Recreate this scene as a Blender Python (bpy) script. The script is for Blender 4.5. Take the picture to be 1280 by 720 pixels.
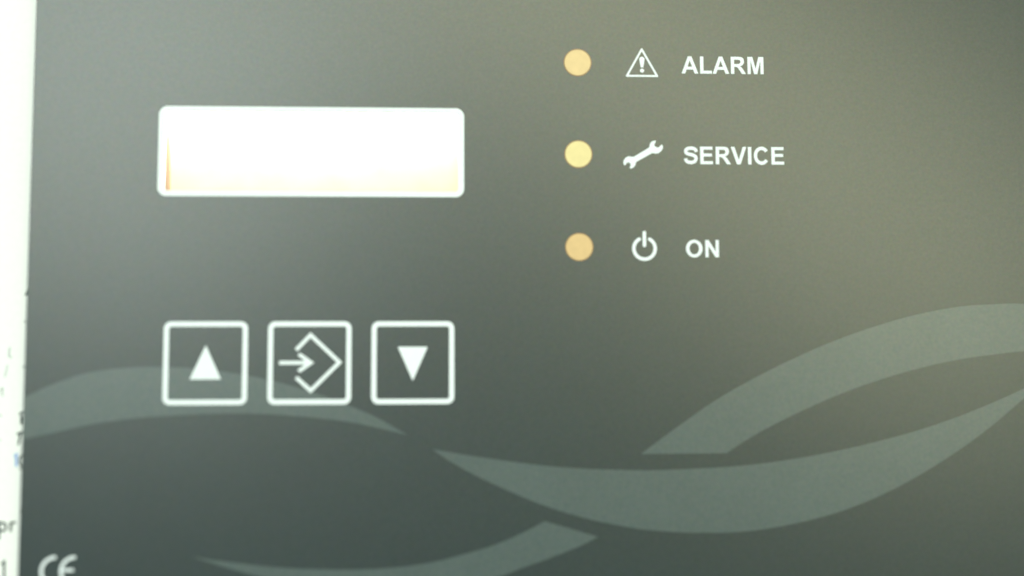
import bpy, bmesh, math, random
from mathutils import Matrix, Vector
from mathutils.geometry import tessellate_polygon

# ------------------------------------------------------------------ set-up
scene = bpy.context.scene
for o in list(bpy.data.objects):
    bpy.data.objects.remove(o)
MM = 0.001
TOP = 3.1            # height of the overlay's face above the desk, mm

# camera: a small camera held about 19 cm above the panel, leaning slightly
cam_data = bpy.data.cameras.new('camera')
cam = bpy.data.objects.new('camera', cam_data)
scene.collection.objects.link(cam)
rot = Matrix(((0.9987448922, -0.0005162648, -0.0500836676),
              (-0.0039722899, 0.9959806845, -0.0894801486),
              (0.0499285610, 0.0895667882, 0.9947285706))).to_4x4()
cam.matrix_world = Matrix.Translation(Vector((-9.3907, -16.7775, 186.5116 + TOP)) * MM) @ rot
cam_data.sensor_width = 36
cam_data.lens = 1500 / 1280 * 36
cam_data.clip_start = 0.01
cam_data.clip_end = 20
cam_data.dof.use_dof = True
cam_data.dof.focus_distance = 0.195
cam_data.dof.aperture_fstop = 3.1
scene.camera = cam

# even room light
world = bpy.data.worlds.new('World')
scene.world = world
world.use_nodes = True
bg = world.node_tree.nodes['Background']
bg.inputs[0].default_value = (0.82, 1.0, 0.99, 1)
bg.inputs[1].default_value = 0.50

def area_lamp(name, loc, size, size_y, power, color):
    d = bpy.data.lights.new(name, 'AREA')
    d.shape = 'RECTANGLE'; d.size = size; d.size_y = size_y
    d.energy = power; d.color = color
    o = bpy.data.objects.new(name, d)
    scene.collection.objects.link(o)
    o.location = loc
    o.rotation_euler = (-Vector(loc)).to_track_quat('-Z', 'Y').to_euler()
    return o
area_lamp('ceiling_lamp', (0.50, 0.58, 2.0), 1.8, 0.40, 19.5, (0.97, 0.96, 0.62))
area_lamp('left_sheen_lamp', (-0.64, 0.60, 1.9), 0.85, 0.9, 19.0, (0.91, 1.0, 0.89))  # added lamp, no window there; its sheen on the left stands in for bloom

scene.view_settings.view_transform = 'Standard'
scene.view_settings.look = 'None'
scene.view_settings.exposure = 0
scene.view_settings.gamma = 1
scene.view_settings.use_curve_mapping = False

# ------------------------------------------------------------------ helpers
def tag(o, label=None, cat=None, group=None, kind=None):
    if label: o['label'] = label
    if cat: o['category'] = cat
    if group: o['group'] = group
    if kind: o['kind'] = kind
    return o

def link(name, me, mat, parent):
    o = bpy.data.objects.new(name, me)
    scene.collection.objects.link(o)
    if mat: me.materials.append(mat)
    if parent: o.parent = parent
    return o

def prism(name, shapes, z0, z1, mat, parent=None, bottom=False):
    """shapes: list of [outer loop, hole, hole ...] in mm -> one mesh, z in mm"""
    V, Fc = [], []
    for loops in shapes:
        base = len(V)
        flat = [p for lp in loops for p in lp]
        n = len(flat)
        V += [(x * MM, y * MM, z1 * MM) for x, y in flat]
        V += [(x * MM, y * MM, z0 * MM) for x, y in flat]
        tris = tessellate_polygon([[Vector((x, y, 0)) for x, y in lp] for lp in loops])
        for a, b, c in tris:
            (ax, ay), (bx, by), (cx, cy) = flat[a], flat[b], flat[c]
            ar = (bx - ax) * (cy - ay) - (by - ay) * (cx - ax)
            if abs(ar) < 1e-9: continue
            if ar < 0: b, c = c, b
            Fc.append((base + a, base + b, base + c))
            if bottom: Fc.append((base + n + a, base + n + c, base + n + b))
        k = base
        for lp in loops:
            m = len(lp)
            for i in range(m):
                j = (i + 1) % m
                Fc.append((k + i, k + n + i, k + n + j, k + j))
            k += m
    me = bpy.data.meshes.new(name)
    me.from_pydata(V, [], Fc)
    bm = bmesh.new(); bm.from_mesh(me)
    bmesh.ops.remove_doubles(bm, verts=bm.verts, dist=1e-8)
    bmesh.ops.recalc_face_normals(bm, faces=bm.faces)
    if not bottom:
        up = sum(f.normal.z * f.calc_area() for f in bm.faces)
        if up < 0: bmesh.ops.reverse_faces(bm, faces=bm.faces)
    bm.to_mesh(me); bm.free()
    return link(name, me, mat, parent)

def smooth(pts, n=8):
    """Catmull-Rom through the points"""
    P = [Vector(p) for p in pts]
    P = [2 * P[0] - P[1]] + P + [2 * P[-1] - P[-2]]
    out = []
    for i in range(1, len(P) - 2):
        p0, p1, p2, p3 = P[i - 1:i + 3]
        for k in range(n):
            t = k / n
            q = 0.5 * (2 * p1 + (p2 - p0) * t + (2 * p0 - 5 * p1 + 4 * p2 - p3) * t * t
                       + (3 * p1 - p0 - 3 * p2 + p3) * t ** 3)
            out.append((q.x, q.y))
    out.append(tuple(P[-2]))
    return out

def closed_smooth(pts, n=4):
    P = [Vector(p) for p in pts]; m = len(P); out = []
    for i in range(m):
        p0, p1, p2, p3 = P[i - 1], P[i], P[(i + 1) % m], P[(i + 2) % m]
        for k in range(n):
            t = k / n
            q = 0.5 * (2 * p1 + (p2 - p0) * t + (2 * p0 - 5 * p1 + 4 * p2 - p3) * t * t
                       + (3 * p1 - p0 - 3 * p2 + p3) * t ** 3)
            out.append((q.x, q.y))
    return out

def arc(cx, cy, rx, ry, a0, a1, n=40):
    return [(cx + rx * math.cos(math.radians(a0 + (a1 - a0) * i / n)),
             cy + ry * math.sin(math.radians(a0 + (a1 - a0) * i / n))) for i in range(n + 1)]

def circle(cx, cy, r, n=48):
    return arc(cx, cy, r, r, 0, 360, n)[:-1]

def rrect(x0, y0, x1, y1, r, n=8):
    out = []
    for cx, cy, a in ((x1 - r, y1 - r, 0), (x0 + r, y1 - r, 90), (x0 + r, y0 + r, 180), (x1 - r, y0 + r, 270)):
        out += arc(cx, cy, r, r, a, a + 90, n)
    return out

def stroke(pts, w, round_cap=False):
    """outline of a polyline drawn with a pen of width w (mitred)"""
    P = [Vector(p) for p in pts]; n = len(P); L, Rr = [], []
    for i in range(n):
        d0 = (P[i] - P[i - 1]).normalized() if i else None
        d1 = (P[i + 1] - P[i]).normalized() if i < n - 1 else None
        d = d1 if d0 is None else d0 if d1 is None else (d0 + d1).normalized()
        nn = Vector((-d.y, d.x))
        m = w / 2
        if d0 is not None and d1 is not None:
            m /= max(0.4, nn.dot(Vector((-d0.y, d0.x))))
        L.append(P[i] + nn * m); Rr.append(P[i] - nn * m)
    out = [tuple(v) for v in L]
    if round_cap:
        d = (P[-1] - P[-2]).normalized(); a = math.degrees(math.atan2(d.y, d.x))
        out += arc(P[-1].x, P[-1].y, w / 2, w / 2, a + 90, a - 90, 8)[1:-1]
    out += [tuple(v) for v in reversed(Rr)]
    if round_cap:
        d = (P[0] - P[1]).normalized(); a = math.degrees(math.atan2(d.y, d.x))
        out += arc(P[0].x, P[0].y, w / 2, w / 2, a + 90, a - 90, 8)[1:-1]
    return out

def round_poly(pts, r, n=5):
    """polygon with its corners rounded (quadratic)"""
    out = []; m = len(pts)
    for i in range(m):
        p = Vector(pts[i]); a = Vector(pts[i - 1]) - p; b = Vector(pts[(i + 1) % m]) - p
        A = p + a.normalized() * r; B = p + b.normalized() * r
        for k in range(n + 1):
            t = k / n
            q = A * (1 - t) ** 2 + p * 2 * t * (1 - t) + B * t * t
            out.append((q.x, q.y))
    return out

# ------------------------------------------------------------------ materials
def principled(name, color, rough=0.5, spec=0.5, emit=None, estr=0.0):
    m = bpy.data.materials.new(name); m.use_nodes = True
    b = m.node_tree.nodes['Principled BSDF']
    b.inputs['Base Color'].default_value = (*color, 1)
    b.inputs['Roughness'].default_value = rough
    b.inputs['Specular IOR Level'].default_value = spec
    if emit:
        b.inputs['Emission Color'].default_value = (*emit, 1)
        b.inputs['Emission Strength'].default_value = estr
    return m

def grain(m, scale, amount, bump=0.0, chroma=0.0, scale2=None, amount2=0.0, tint=0.0):
    """fine uneven grain multiplied on the base colour, with a little relief"""
    nt = m.node_tree; N = nt.nodes; Lk = nt.links
    b = N['Principled BSDF']
    base = tuple(b.inputs['Base Color'].default_value)
    tc = N.new('ShaderNodeTexCoord')
    nz = N.new('ShaderNodeTexNoise'); nz.inputs['Scale'].default_value = scale
    nz.inputs['Detail'].default_value = 2
    Lk.new(tc.outputs['Object'], nz.inputs['Vector'])
    # multiplier = 1 + amount*(2*fac-1) plus chroma part
    mr = N.new('ShaderNodeMapRange')
    mr.inputs['From Min'].default_value = 0.25; mr.inputs['From Max'].default_value = 0.75
    mr.inputs['To Min'].default_value = 1 - amount; mr.inputs['To Max'].default_value = 1 + amount
    Lk.new(nz.outputs['Fac'], mr.inputs['Value'])
    vm = N.new('ShaderNodeVectorMath'); vm.operation = 'MULTIPLY_ADD'   # colour*chroma + (1-chroma/2)
    vm.inputs[1].default_value = (chroma,) * 3; vm.inputs[2].default_value = (1 - chroma / 2,) * 3
    Lk.new(nz.outputs['Color'], vm.inputs[0])
    mul = N.new('ShaderNodeVectorMath'); mul.operation = 'MULTIPLY'
    mul.inputs[1].default_value = base[:3]
    Lk.new(vm.outputs[0], mul.inputs[0])
    sc = N.new('ShaderNodeVectorMath'); sc.operation = 'SCALE'
    Lk.new(mul.outputs[0], sc.inputs[0]); Lk.new(mr.outputs[0], sc.inputs['Scale'])
    last = sc
    if scale2:
        n2 = N.new('ShaderNodeTexNoise'); n2.inputs['Scale'].default_value = scale2
        n2.inputs['Detail'].default_value = 3
        Lk.new(tc.outputs['Object'], n2.inputs['Vector'])
        m2 = N.new('ShaderNodeMapRange')
        m2.inputs['From Min'].default_value = 0.3; m2.inputs['From Max'].default_value = 0.7
        m2.inputs['To Min'].default_value = 1 - amount2; m2.inputs['To Max'].default_value = 1 + amount2
        Lk.new(n2.outputs['Fac'], m2.inputs['Value'])
        s2 = N.new('ShaderNodeVectorMath'); s2.operation = 'SCALE'
        Lk.new(last.outputs[0], s2.inputs[0]); Lk.new(m2.outputs[0], s2.inputs['Scale'])
        last = s2
    Lk.new(last.outputs[0], b.inputs['Base Color'])
    if tint:
        tm = N.new('ShaderNodeVectorMath'); tm.operation = 'MULTIPLY_ADD'
        tm.inputs[1].default_value = (2 * tint,) * 3; tm.inputs[2].default_value = (1 - tint,) * 3
        Lk.new(nz.outputs['Color'], tm.inputs[0]); Lk.new(tm.outputs[0], b.inputs['Specular Tint'])
    if bump:
        bp = N.new('ShaderNodeBump'); bp.inputs['Strength'].default_value = bump
        bp.inputs['Distance'].default_value = 0.00002
        Lk.new(nz.outputs['Fac'], bp.inputs['Height']); Lk.new(bp.outputs[0], b.inputs['Normal'])
    return m

R_OV = 0.335
M_overlay = grain(principled('satin_anthracite_overlay', (0.003, 0.0165, 0.0160), R_OV, 0.85), 2100, 0.2, 0.10, 0.4, 120, 0.08, 0.17)
M_wave = grain(principled('grey_wave_ink', (0.055, 0.082, 0.080), R_OV, 0.85), 2100, 0.10, 0.10, 0.2, 120, 0.05, 0.17)
M_white = grain(principled('white_ink', (0.85, 0.90, 0.95), 0.45), 1800, 0.03)
M_plate = grain(principled('grey_moulded_plate', (0.10, 0.11, 0.11), 0.5), 1500, 0.1)
M_led = grain(principled('amber_lens', (0.72, 0.48, 0.22), 0.35), 900, 0.05)
M_rim = principled('amber_lens_rim', (0.30, 0.17, 0.07), 0.4)
M_led_pale = grain(principled('pale_amber_lens', (0.76, 0.54, 0.26), 0.35), 900, 0.05)
M_led_on = grain(principled('lit_amber_lens', (0.74, 0.61, 0.29), 0.35, 0.5, (1.0, 0.8, 0.3), 0.08), 900, 0.05)
M_lcd = grain(principled('pale_yellow_display', (0.86, 0.84, 0.34), 0.5), 260, 0.10)
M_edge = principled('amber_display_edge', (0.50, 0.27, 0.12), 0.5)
M_back = principled('display_backlight', (0.9, 0.9, 0.9), 0.5, 0.5, (0.97, 1.0, 1.0), 980)
M_paper = grain(principled('white_paper', (0.94, 0.95, 0.96), 0.8, 0.2), 1200, 0.02)
M_ink = principled('grey_print_ink', (0.07, 0.09, 0.09), 0.7, 0.2)
M_ink_pale = principled('pale_grey_print_ink', (0.36, 0.40, 0.40), 0.7, 0.2)
M_ink_blue = principled('pale_blue_print_ink', (0.30, 0.44, 0.78), 0.7, 0.2)
M_desk = grain(principled('desk_laminate', (0.45, 0.44, 0.41), 0.5), 300, 0.08)

M_pane = bpy.data.materials.new('clear_window_pane'); M_pane.use_nodes = True
nt = M_pane.node_tree; nt.nodes.clear()
om = nt.nodes.new('ShaderNodeOutputMaterial'); mx = nt.nodes.new('ShaderNodeMixShader')
tr = nt.nodes.new('ShaderNodeBsdfTransparent'); gl = nt.nodes.new('ShaderNodeBsdfGlossy')
gl.inputs['Roughness'].default_value = 0.3; mx.inputs[0].default_value = 0.05
nt.links.new(tr.outputs[0], mx.inputs[1]); nt.links.new(gl.outputs[0], mx.inputs[2])
nt.links.new(mx.outputs[0], om.inputs['Surface'])

# ------------------------------------------------------------------ measured outlines (mm on the panel's face)
WA_UP = [(-76.63, -17.83), (-74.05, -16.59), (-69.97, -14.71), (-64.7, -13.0), (-59.36, -12.31), (-54.0, -12.16), (-48.07, -12.46), (-41.04, -13.45), (-35.07, -14.83), (-29.63, -16.48), (-25.26, -18.14), (-20.91, -20.03), (-16.24, -22.69)]
WA_LO = [(-76.44, -23.62), (-74.22, -23.03), (-69.75, -22.09), (-64.49, -20.91), (-59.17, -20.14), (-53.84, -19.68), (-45.8, -19.34), (-40.43, -19.33), (-35.01, -19.6), (-29.59, -20.11), (-24.16, -20.87), (-16.24, -22.69)]
WB_UP = [(-12.31, -24.94), (-6.96, -25.86), (-1.09, -26.76), (5.42, -27.59), (11.97, -28.09), (19.75, -28.34), (24.12, -28.31), (33.53, -27.91), (41.11, -27.16), (49.38, -25.85), (57.7, -24.04), (65.45, -21.96), (73.27, -19.24), (81.16, -15.93), (87.82, -12.47)]
WB_LO = [(-12.31, -24.94), (-9.6, -26.82), (-6.03, -28.8), (-1.11, -31.15), (4.68, -33.58), (10.59, -35.45), (15.17, -36.52), (20.87, -37.49), (28.33, -37.98), (36.46, -37.82), (44.66, -36.55), (52.3, -34.53), (60.01, -31.38), (67.83, -27.09), (75.08, -22.26), (81.1, -17.51), (87.82, -12.47)]
WC_UP = [(19.91, -25.85), (25.48, -21.87), (31.85, -17.56), (38.89, -13.71), (46.62, -10.09), (54.39, -7.08), (62.84, -4.55), (70.66, -3.03), (76.53, -2.58), (81.74, -2.52), (89.55, -3.42), (97.33, -5.34), (103.79, -7.66)]
WC_LO = [(33.32, -25.81), (38.69, -22.56), (46.39, -18.87), (54.13, -15.77), (62.55, -13.16), (70.34, -11.41), (76.2, -10.6), (81.42, -10.04), (89.26, -9.68), (97.08, -10.2), (103.6, -11.11)]
WD_UP = [(-48.6, -40.83), (-42.72, -41.72), (-34.71, -42.62), (-26.7, -42.97), (-19.68, -42.87), (-13.12, -42.16), (-7.63, -40.9), (-2.77, -39.5), (2.1, -37.43), (4.91, -36.0)]
WD_LO = [(-48.6, -40.83), (-42.22, -42.86), (-37.77, -44.04), (-29.33, -45.8), (-19.66, -46.63), (-9.95, -46.03), (-1.82, -44.21), (0.78, -43.27), (5.33, -41.7), (10.18, -39.87), (13.16, -38.45)]
SPANNER = [(23.01, 23.55), (22.42, 23.42), (22.1, 23.14), (21.96, 22.71), (21.88, 22.39), (20.64, 21.63), (19.41, 20.9), (19.03, 20.9), (18.56, 20.97), (18.13, 20.76), (17.8, 20.33), (17.74, 19.9), (17.83, 19.61), (18.06, 19.5), (18.17, 19.74), (18.33, 19.93), (18.6, 20.01), (18.83, 19.85), (18.91, 19.64), (18.85, 19.37), (18.72, 19.1), (18.96, 19.0), (19.35, 19.16), (19.65, 19.59), (19.77, 20.07), (21.05, 20.78), (22.4, 21.53), (22.88, 21.43), (23.41, 21.51), (23.84, 21.87), (24.1, 22.35), (24.07, 22.73), (23.94, 22.89), (23.7, 22.73), (23.53, 22.51), (23.21, 22.4), (22.95, 22.54), (22.73, 22.72), (22.77, 22.99), (22.9, 23.26)]
WARN = [(20.9, 38.54), (18.32, 33.84), (23.57, 33.86)]
TRI_UP = [(-47.11, -8.85), (-49.48, -14.07), (-44.75, -14.08)]
TRI_DN = [(-17.74, -9.15), (-13.12, -9.16), (-15.41, -14.42)]
ENTER = [(-33.34, -9.6), (-31.16, -7.3), (-26.69, -11.52), (-31.06, -15.86), (-33.29, -13.84)]
ARROW = [(-35.92, -11.57), (-30.59, -11.59), (-32.93, -10.21), (-32.9, -13.03)]

# ------------------------------------------------------------------ the surface below
desk = prism('desk_surface', [[rrect(-420, -320, 420, 320, 6)]], -20, 0, M_desk, None, True)
tag(desk, kind='structure')

page = prism('printed_page', [[rrect(-176, -160, 34, 137, 0.3, 2)]], 0.01, 0.11, M_paper, None, True)
tag(page, 'white printed page showing as a bright strip under the panel\'s left edge', 'paper')
PZ0, PZ1 = 0.10, 0.118
def mark(shapes, mat): return prism('printed_character', shapes, PZ0, PZ1, mat, page)
W = 0.36
mark([[stroke([(-78.45, -35.55), (-78.42, -38.3)], W)],
      [stroke(arc(-77.95, -36.42, 0.55, 0.62, 150, -150, 20), W)]], M_ink)                   # p
mark([[stroke([(-76.72, -35.65), (-76.68, -37.15)], W)],
      [stroke(smooth([(-76.7, -36.2), (-76.45, -35.8), (-75.95, -35.72)], 5), W)]], M_ink)     # r
mark([[stroke([(-77.95, -42.1), (-77.5, -41.65), (-77.42, -44.3)], W)]], M_ink)               # 1
mark([[stroke([(-76.55, -25.75), (-76.2, -25.5), (-76.15, -27.3)], 0.42)]], M_ink_blue)
mark([[stroke(arc(-75.1, -26.4, 0.62, 0.92, 95, 265, 16), 0.26)]], M_ink)
mark([[stroke(smooth([(-75.95, -19.35), (-75.65, -19.1), (-75.3, -19.0)], 4), W)],
      [stroke([(-75.62, -19.5), (-75.6, -20.85)], W)]], M_ink)
mark([[stroke([(-76.25, -22.35), (-75.2, -22.05)], W)],
      [stroke([(-75.72, -22.3), (-75.95, -24.0)], 0.32)]], M_ink)
mark([[[(-75.75, -0.95), (-75.2, 0.5), (-74.9, 0.5), (-74.9, -0.95)]]], M_ink)
mark([[stroke([(-75.75, -5.0), (-75.1, -5.02)], 0.16)]], M_ink)
mark([[stroke(smooth([(-77.72, -9.0), (-77.8, -10.2), (-77.4, -10.62)], 5), 0.2)]], M_ink_pale)
mark([[stroke([(-77.95, -11.7), (-78.35, -13.6)], 0.14)]], M_ink_pale)
mark([[stroke(smooth([(-79.0, -15.5), (-78.6, -15.35), (-78.7, -16.0), (-78.5, -16.5)], 5), 0.2)]], M_ink_pale)
mark([[stroke([(-75.75, -27.55), (-75.0, -27.75)], 0.2)]], M_ink)
mark([[stroke([(-75.7, -12.0), (-75.0, -12.1)], 0.3)]], M_ink_pale)
mark([[stroke([(-75.45, -34.0), (-74.9, -34.6)], 0.25)]], M_ink)
mark([[stroke([(-79.2, -19.3), (-78.65, -19.6)], 0.18)]], M_ink_pale)
mark([[stroke([(-79.1, -23.1), (-78.6, -23.3)], 0.16)]], M_ink_pale)

# ------------------------------------------------------------------ the control panel
panel = bpy.data.objects.new('control_panel', None)
scene.collection.objects.link(panel)
panel.empty_display_size = 0.02
tag(panel, 'dark grey control panel with pale wave pattern, lit display, three keys and amber lights', 'control panel')

DX0, DX1, DY1, DY0 = -55.0, -7.47, 28.49, 14.31            # outer edge of the display frame
IX0, IX1, IY0, IY1 = DX0 + 0.95, DX1 - 0.95, DY0 + 0.85, DY1 - 0.85
base = prism('base_plate', [[rrect(-74.1, -57.8, 103.8, 59.8, 3), rrect(-58, 10.5, -4.5, 33, 1)[::-1]]],
             0.13, TOP - 0.41, M_plate, panel, True)
face = prism('front_overlay', [[rrect(-74.344, -58, 104, 60, 3), rrect(IX0 - .05, IY0 - .05, IX1 + .05, IY1 + .05, 0.5)[::-1]]],
             TOP - 0.40, TOP, M_overlay, panel, True)
tag(face, 'satin dark grey front sheet')

# pale waves printed on the sheet
WZ0, WZ1 = TOP - 0.01, TOP + 0.02
def clip_left(pts): return [(max(x, -74.30), y) for x, y in pts]
def wave(up, lo):
    a, b = smooth(up), smooth(lo)
    if a[-1] == b[-1]: b = b[:-1]
    if a[0] == b[0]: b = b[1:]
    w = prism('wave_stripe', [[clip_left(a + b[::-1])]], WZ0, WZ1, M_wave, panel)
    return w
wa = wave([(-74.30, -16.71)] + WA_UP[2:], [(-74.30, -23.05)] + WA_LO[2:])
wb = wave(WB_UP, WB_LO)
wc = wave(WC_UP, WC_LO)
wd = wave(WD_UP, WD_LO)
tag(wa, 'pale wave running in from the left edge behind the keys')
tag(wb, 'broad pale wave sagging across the lower right')
tag(wc, 'pale wave rising to the right edge from a flat cut foot')
tag(wd, 'pale wave tip curving up from the bottom edge')

# display window
Z0, Z1 = TOP - 0.012, TOP + 0.05
frame = prism('display_frame', [[rrect(DX0, DY0, DX1, DY1, 1.35), rrect(IX0, IY0, IX1, IY1, 0.5)[::-1]]],
              TOP - 0.41, Z1, M_white, panel)
screen = prism('display_screen', [[rrect(-57.8, 10.7, -4.7, 32.8, 0.5)]], 0.4, 1.6, M_lcd, panel, True)
tag(screen, 'pale yellow display screen glowing white from the top')
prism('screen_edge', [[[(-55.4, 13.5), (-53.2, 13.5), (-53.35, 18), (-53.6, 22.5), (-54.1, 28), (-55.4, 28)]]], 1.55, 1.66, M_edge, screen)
prism('backlight_bar', [[rrect(-57.4, 31.6, -5.1, 32.4, 0.2, 3)]], 1.7, 2.6, M_back, screen, True)
prism('window_pane', [[rrect(IX0 - .04, IY0 - .04, IX1 + .04, IY1 + .04, 0.5)]], TOP - 0.30, TOP - 0.12, M_pane, panel, False)

# three membrane keys, outlined in white
BX, BY, BS, BP = -53.523, -5.206, 12.774, 15.869
def key(i, label):
    x0 = BX + i * BP; x1 = x0 + BS; y1 = BY; y0 = BY - BS; w = 0.78
    k = prism('key_outline', [[rrect(x0, y0, x1, y1, 1.1), rrect(x0 + w, y0 + w, x1 - w, y1 - w, 0.4)[::-1]]],
              Z0, Z1, M_white, panel)
    tag(k, label)
    return k
k1 = key(0, 'white square key outline with up triangle')
k2 = key(1, 'white square key outline with enter arrow')
k3 = key(2, 'white square key outline with down triangle')
prism('up_triangle', [[round_poly(TRI_UP, 0.15)]], Z0, Z1, M_white, k1)
prism('enter_diamond', [[stroke(ENTER, 0.56)]], Z0, Z1, M_white, k2)
ax0, ay = ARROW[0]; ax1 = ARROW[1][0]
prism('enter_arrow', [[[(ax0, ay + .28), (-32.0, ay + .28), (-33.15, ay + 1.15), (-32.7, ay + 1.5), (ax1, ay),
                        (-32.7, ay - 1.5), (-33.15, ay - 1.15), (-32.0, ay - .28), (ax0, ay - .28)]]], Z0, Z1, M_white, k2)
prism('down_triangle', [[round_poly(TRI_DN, 0.15)]], Z0, Z1, M_white, k3)

# indicator lights
LX, LY, LP = 10.611, 36.08, 14.8
for i, (m, s) in enumerate(((M_led_pale, 'pale amber indicator light beside the ALARM lettering'),
                            (M_led_on, 'brighter yellow indicator light beside the SERVICE lettering'),
                            (M_led, 'amber indicator light beside the ON lettering'))):
    led = tag(prism('indicator_light', [[circle(LX, LY - i * LP, 2.08)]], Z0, Z1, m, panel), s)
    prism('lens_rim', [[circle(LX, LY - i * LP, 2.24), circle(LX, LY - i * LP, 2.09)[::-1]]], Z0, TOP + 0.03, M_rim, led)

# warning triangle
def inset(tri, d):
    c = Vector((sum(p[0] for p in tri) / 3, sum(p[1] for p in tri) / 3))
    r = [(Vector(p) - c) for p in tri]
    a, b, e = [Vector(p) for p in tri]
    per = (b - a).length + (e - b).length + (a - e).length
    area = abs((b - a).x * (e - a).y - (b - a).y * (e - a).x) / 2
    inr = 2 * area / per
    la, lb, le = (b - e).length, (a - e).length, (a - b).length
    I = (a * la + b * lb + e * le) / per
    return [tuple(I + (Vector(p) - I) * (1 - d / inr)) for p in tri]
WARN_T = [(20.92, 38.66), (18.22, 33.84), (23.62, 33.84)]
warn = prism('warning_triangle', [[round_poly(WARN_T, 0.34), round_poly(inset(WARN_T, 0.32), 0.12)[::-1]]], Z0, Z1, M_white, panel)
prism('exclamation_mark', [[[(20.72, 35.38), (20.52, 36.6)] + arc(20.93, 36.72, 0.42, 0.40, 180, 0, 10) + [(21.34, 36.6), (21.14, 35.38)]],
                           [circle(20.93, 34.86, 0.33, 20)]], Z0, Z1, M_white, warn)
# spanner
prism('spanner_symbol', [[SPANNER]], Z0, Z1, M_white, panel)
# power symbol
px, py = 20.93, 6.26
power = prism('power_symbol', [[stroke(arc(px, py, 1.69, 1.69, 119, 421, 60), 0.54, True)],
                               [stroke([(px, 8.78), (px, 6.75)], 0.55, True)]], Z0, Z1, M_white, panel)

# lettering: bold grotesque capitals, 1000 units to the em
C_ARC = arc(374, 358, 262, 303, 36, 324, 44)
S_MID = smooth([(572, 498), (545, 588), (455, 640), (335, 650), (215, 632), (140, 578), (128, 505), (175, 440), (300, 400),
                (430, 368), (535, 310), (560, 225), (520, 130), (430, 80), (330, 68), (215, 88), (140, 145), (112, 230)], 4)
GL = {
 'A': (722, [[[(718, 0), (561, 0), (498, 163), (212, 163), (152, 0), (-1, 0), (278, 716), (431, 716)],
              [(452, 283), (353, 549), (256, 283)]]]),
 'L': (611, [[[(76, 0), (76, 716), (221, 716), (221, 121), (581, 121), (581, 0)]]]),
 'R': (722, [[[(73, 0), (73, 716), (377, 716), (480, 711), (546, 697), (592, 668), (630, 610), (644, 515), (630, 445), (592, 385),
               (540, 345), (472, 322), (520, 285), (560, 240), (604, 178), (718, 0), (549, 0), (446, 154), (391, 230), (352, 270),
               (310, 290), (250, 299), (218, 299), (218, 0)],
              [(218, 413), (325, 413), (429, 422), (470, 450), (494, 506), (482, 552), (446, 583), (395, 593), (325, 595), (218, 595)]]]),
 'M': (833, [[[(71, 0), (71, 716), (287, 716), (417, 228), (546, 716), (763, 716), (763, 0), (629, 0), (629, 564), (487, 0),
               (348, 0), (206, 564), (206, 0)]]]),
 'S': (667, [[stroke(S_MID, 138)]]),
 'E': (667, [[[(73, 0), (73, 716), (604, 716), (604, 595), (218, 595), (218, 436), (577, 436), (577, 315), (218, 315), (218, 121),
               (617, 121), (617, 0)]]]),
 'V': (667, [[[(256, 0), (0, 716), (157, 716), (338, 186), (513, 716), (667, 716), (411, 0)]]]),
 'I': (278, [[[(69, 0), (69, 716), (213, 716), (213, 0)]]]),
 'C': (722, [[stroke(C_ARC, 138)]]),
 'O': (778, [[arc(388, 358, 346, 370, 0, 360, 44)[:-1], arc(388, 358, 198, 246, 0, 360, 44)[:-1][::-1]]]),
 'N': (722, [[[(74, 0), (74, 716), (214, 716), (507, 238), (507, 716), (641, 716), (641, 0), (496, 0), (208, 467), (208, 0)]]]),
}
def word(text, x0, x1, y0, y1):
    raw, adv = [], 0
    for ch in text:
        w, shp = GL[ch]
        raw += [[[(x + adv, y) for x, y in lp] for lp in loops] for loops in shp]
        adv += w
    xs = [p[0] for s in raw for p in s[0]]
    a, b = min(xs), max(xs); sx = (x1 - x0) / (b - a); sy = (y1 - y0) / 716
    out = [[[(x0 + (x - a) * sx, y0 + y * sy) for x, y in lp] for lp in loops] for loops in raw]
    o = prism('lettering', out, Z0, Z1, M_white, panel)
    tag(o, 'white ' + text + ' lettering')
word('ALARM', 27.30, 40.57, 34.47, 37.27)
word('SERVICE', 27.44, 43.55, 19.78, 22.60)
word('ON', 27.52, 32.76, 4.90, 7.62)

# CE mark
ce = prism('approval_mark', [[stroke(arc(-68.86, -42.74, 2.05, 2.05, 88, 272, 32), 0.46)],
                             [stroke(arc(-65.97, -42.76, 2.05, 2.05, 88, 272, 32), 0.46)],
                             [stroke([(-67.7, -42.6), (-66.15, -42.6)], 0.42)]], Z0, Z1, M_white, panel)
tag(ce, 'white CE mark near the lower left corner')

scene.render.resolution_x = 1024
scene.render.resolution_y = 576
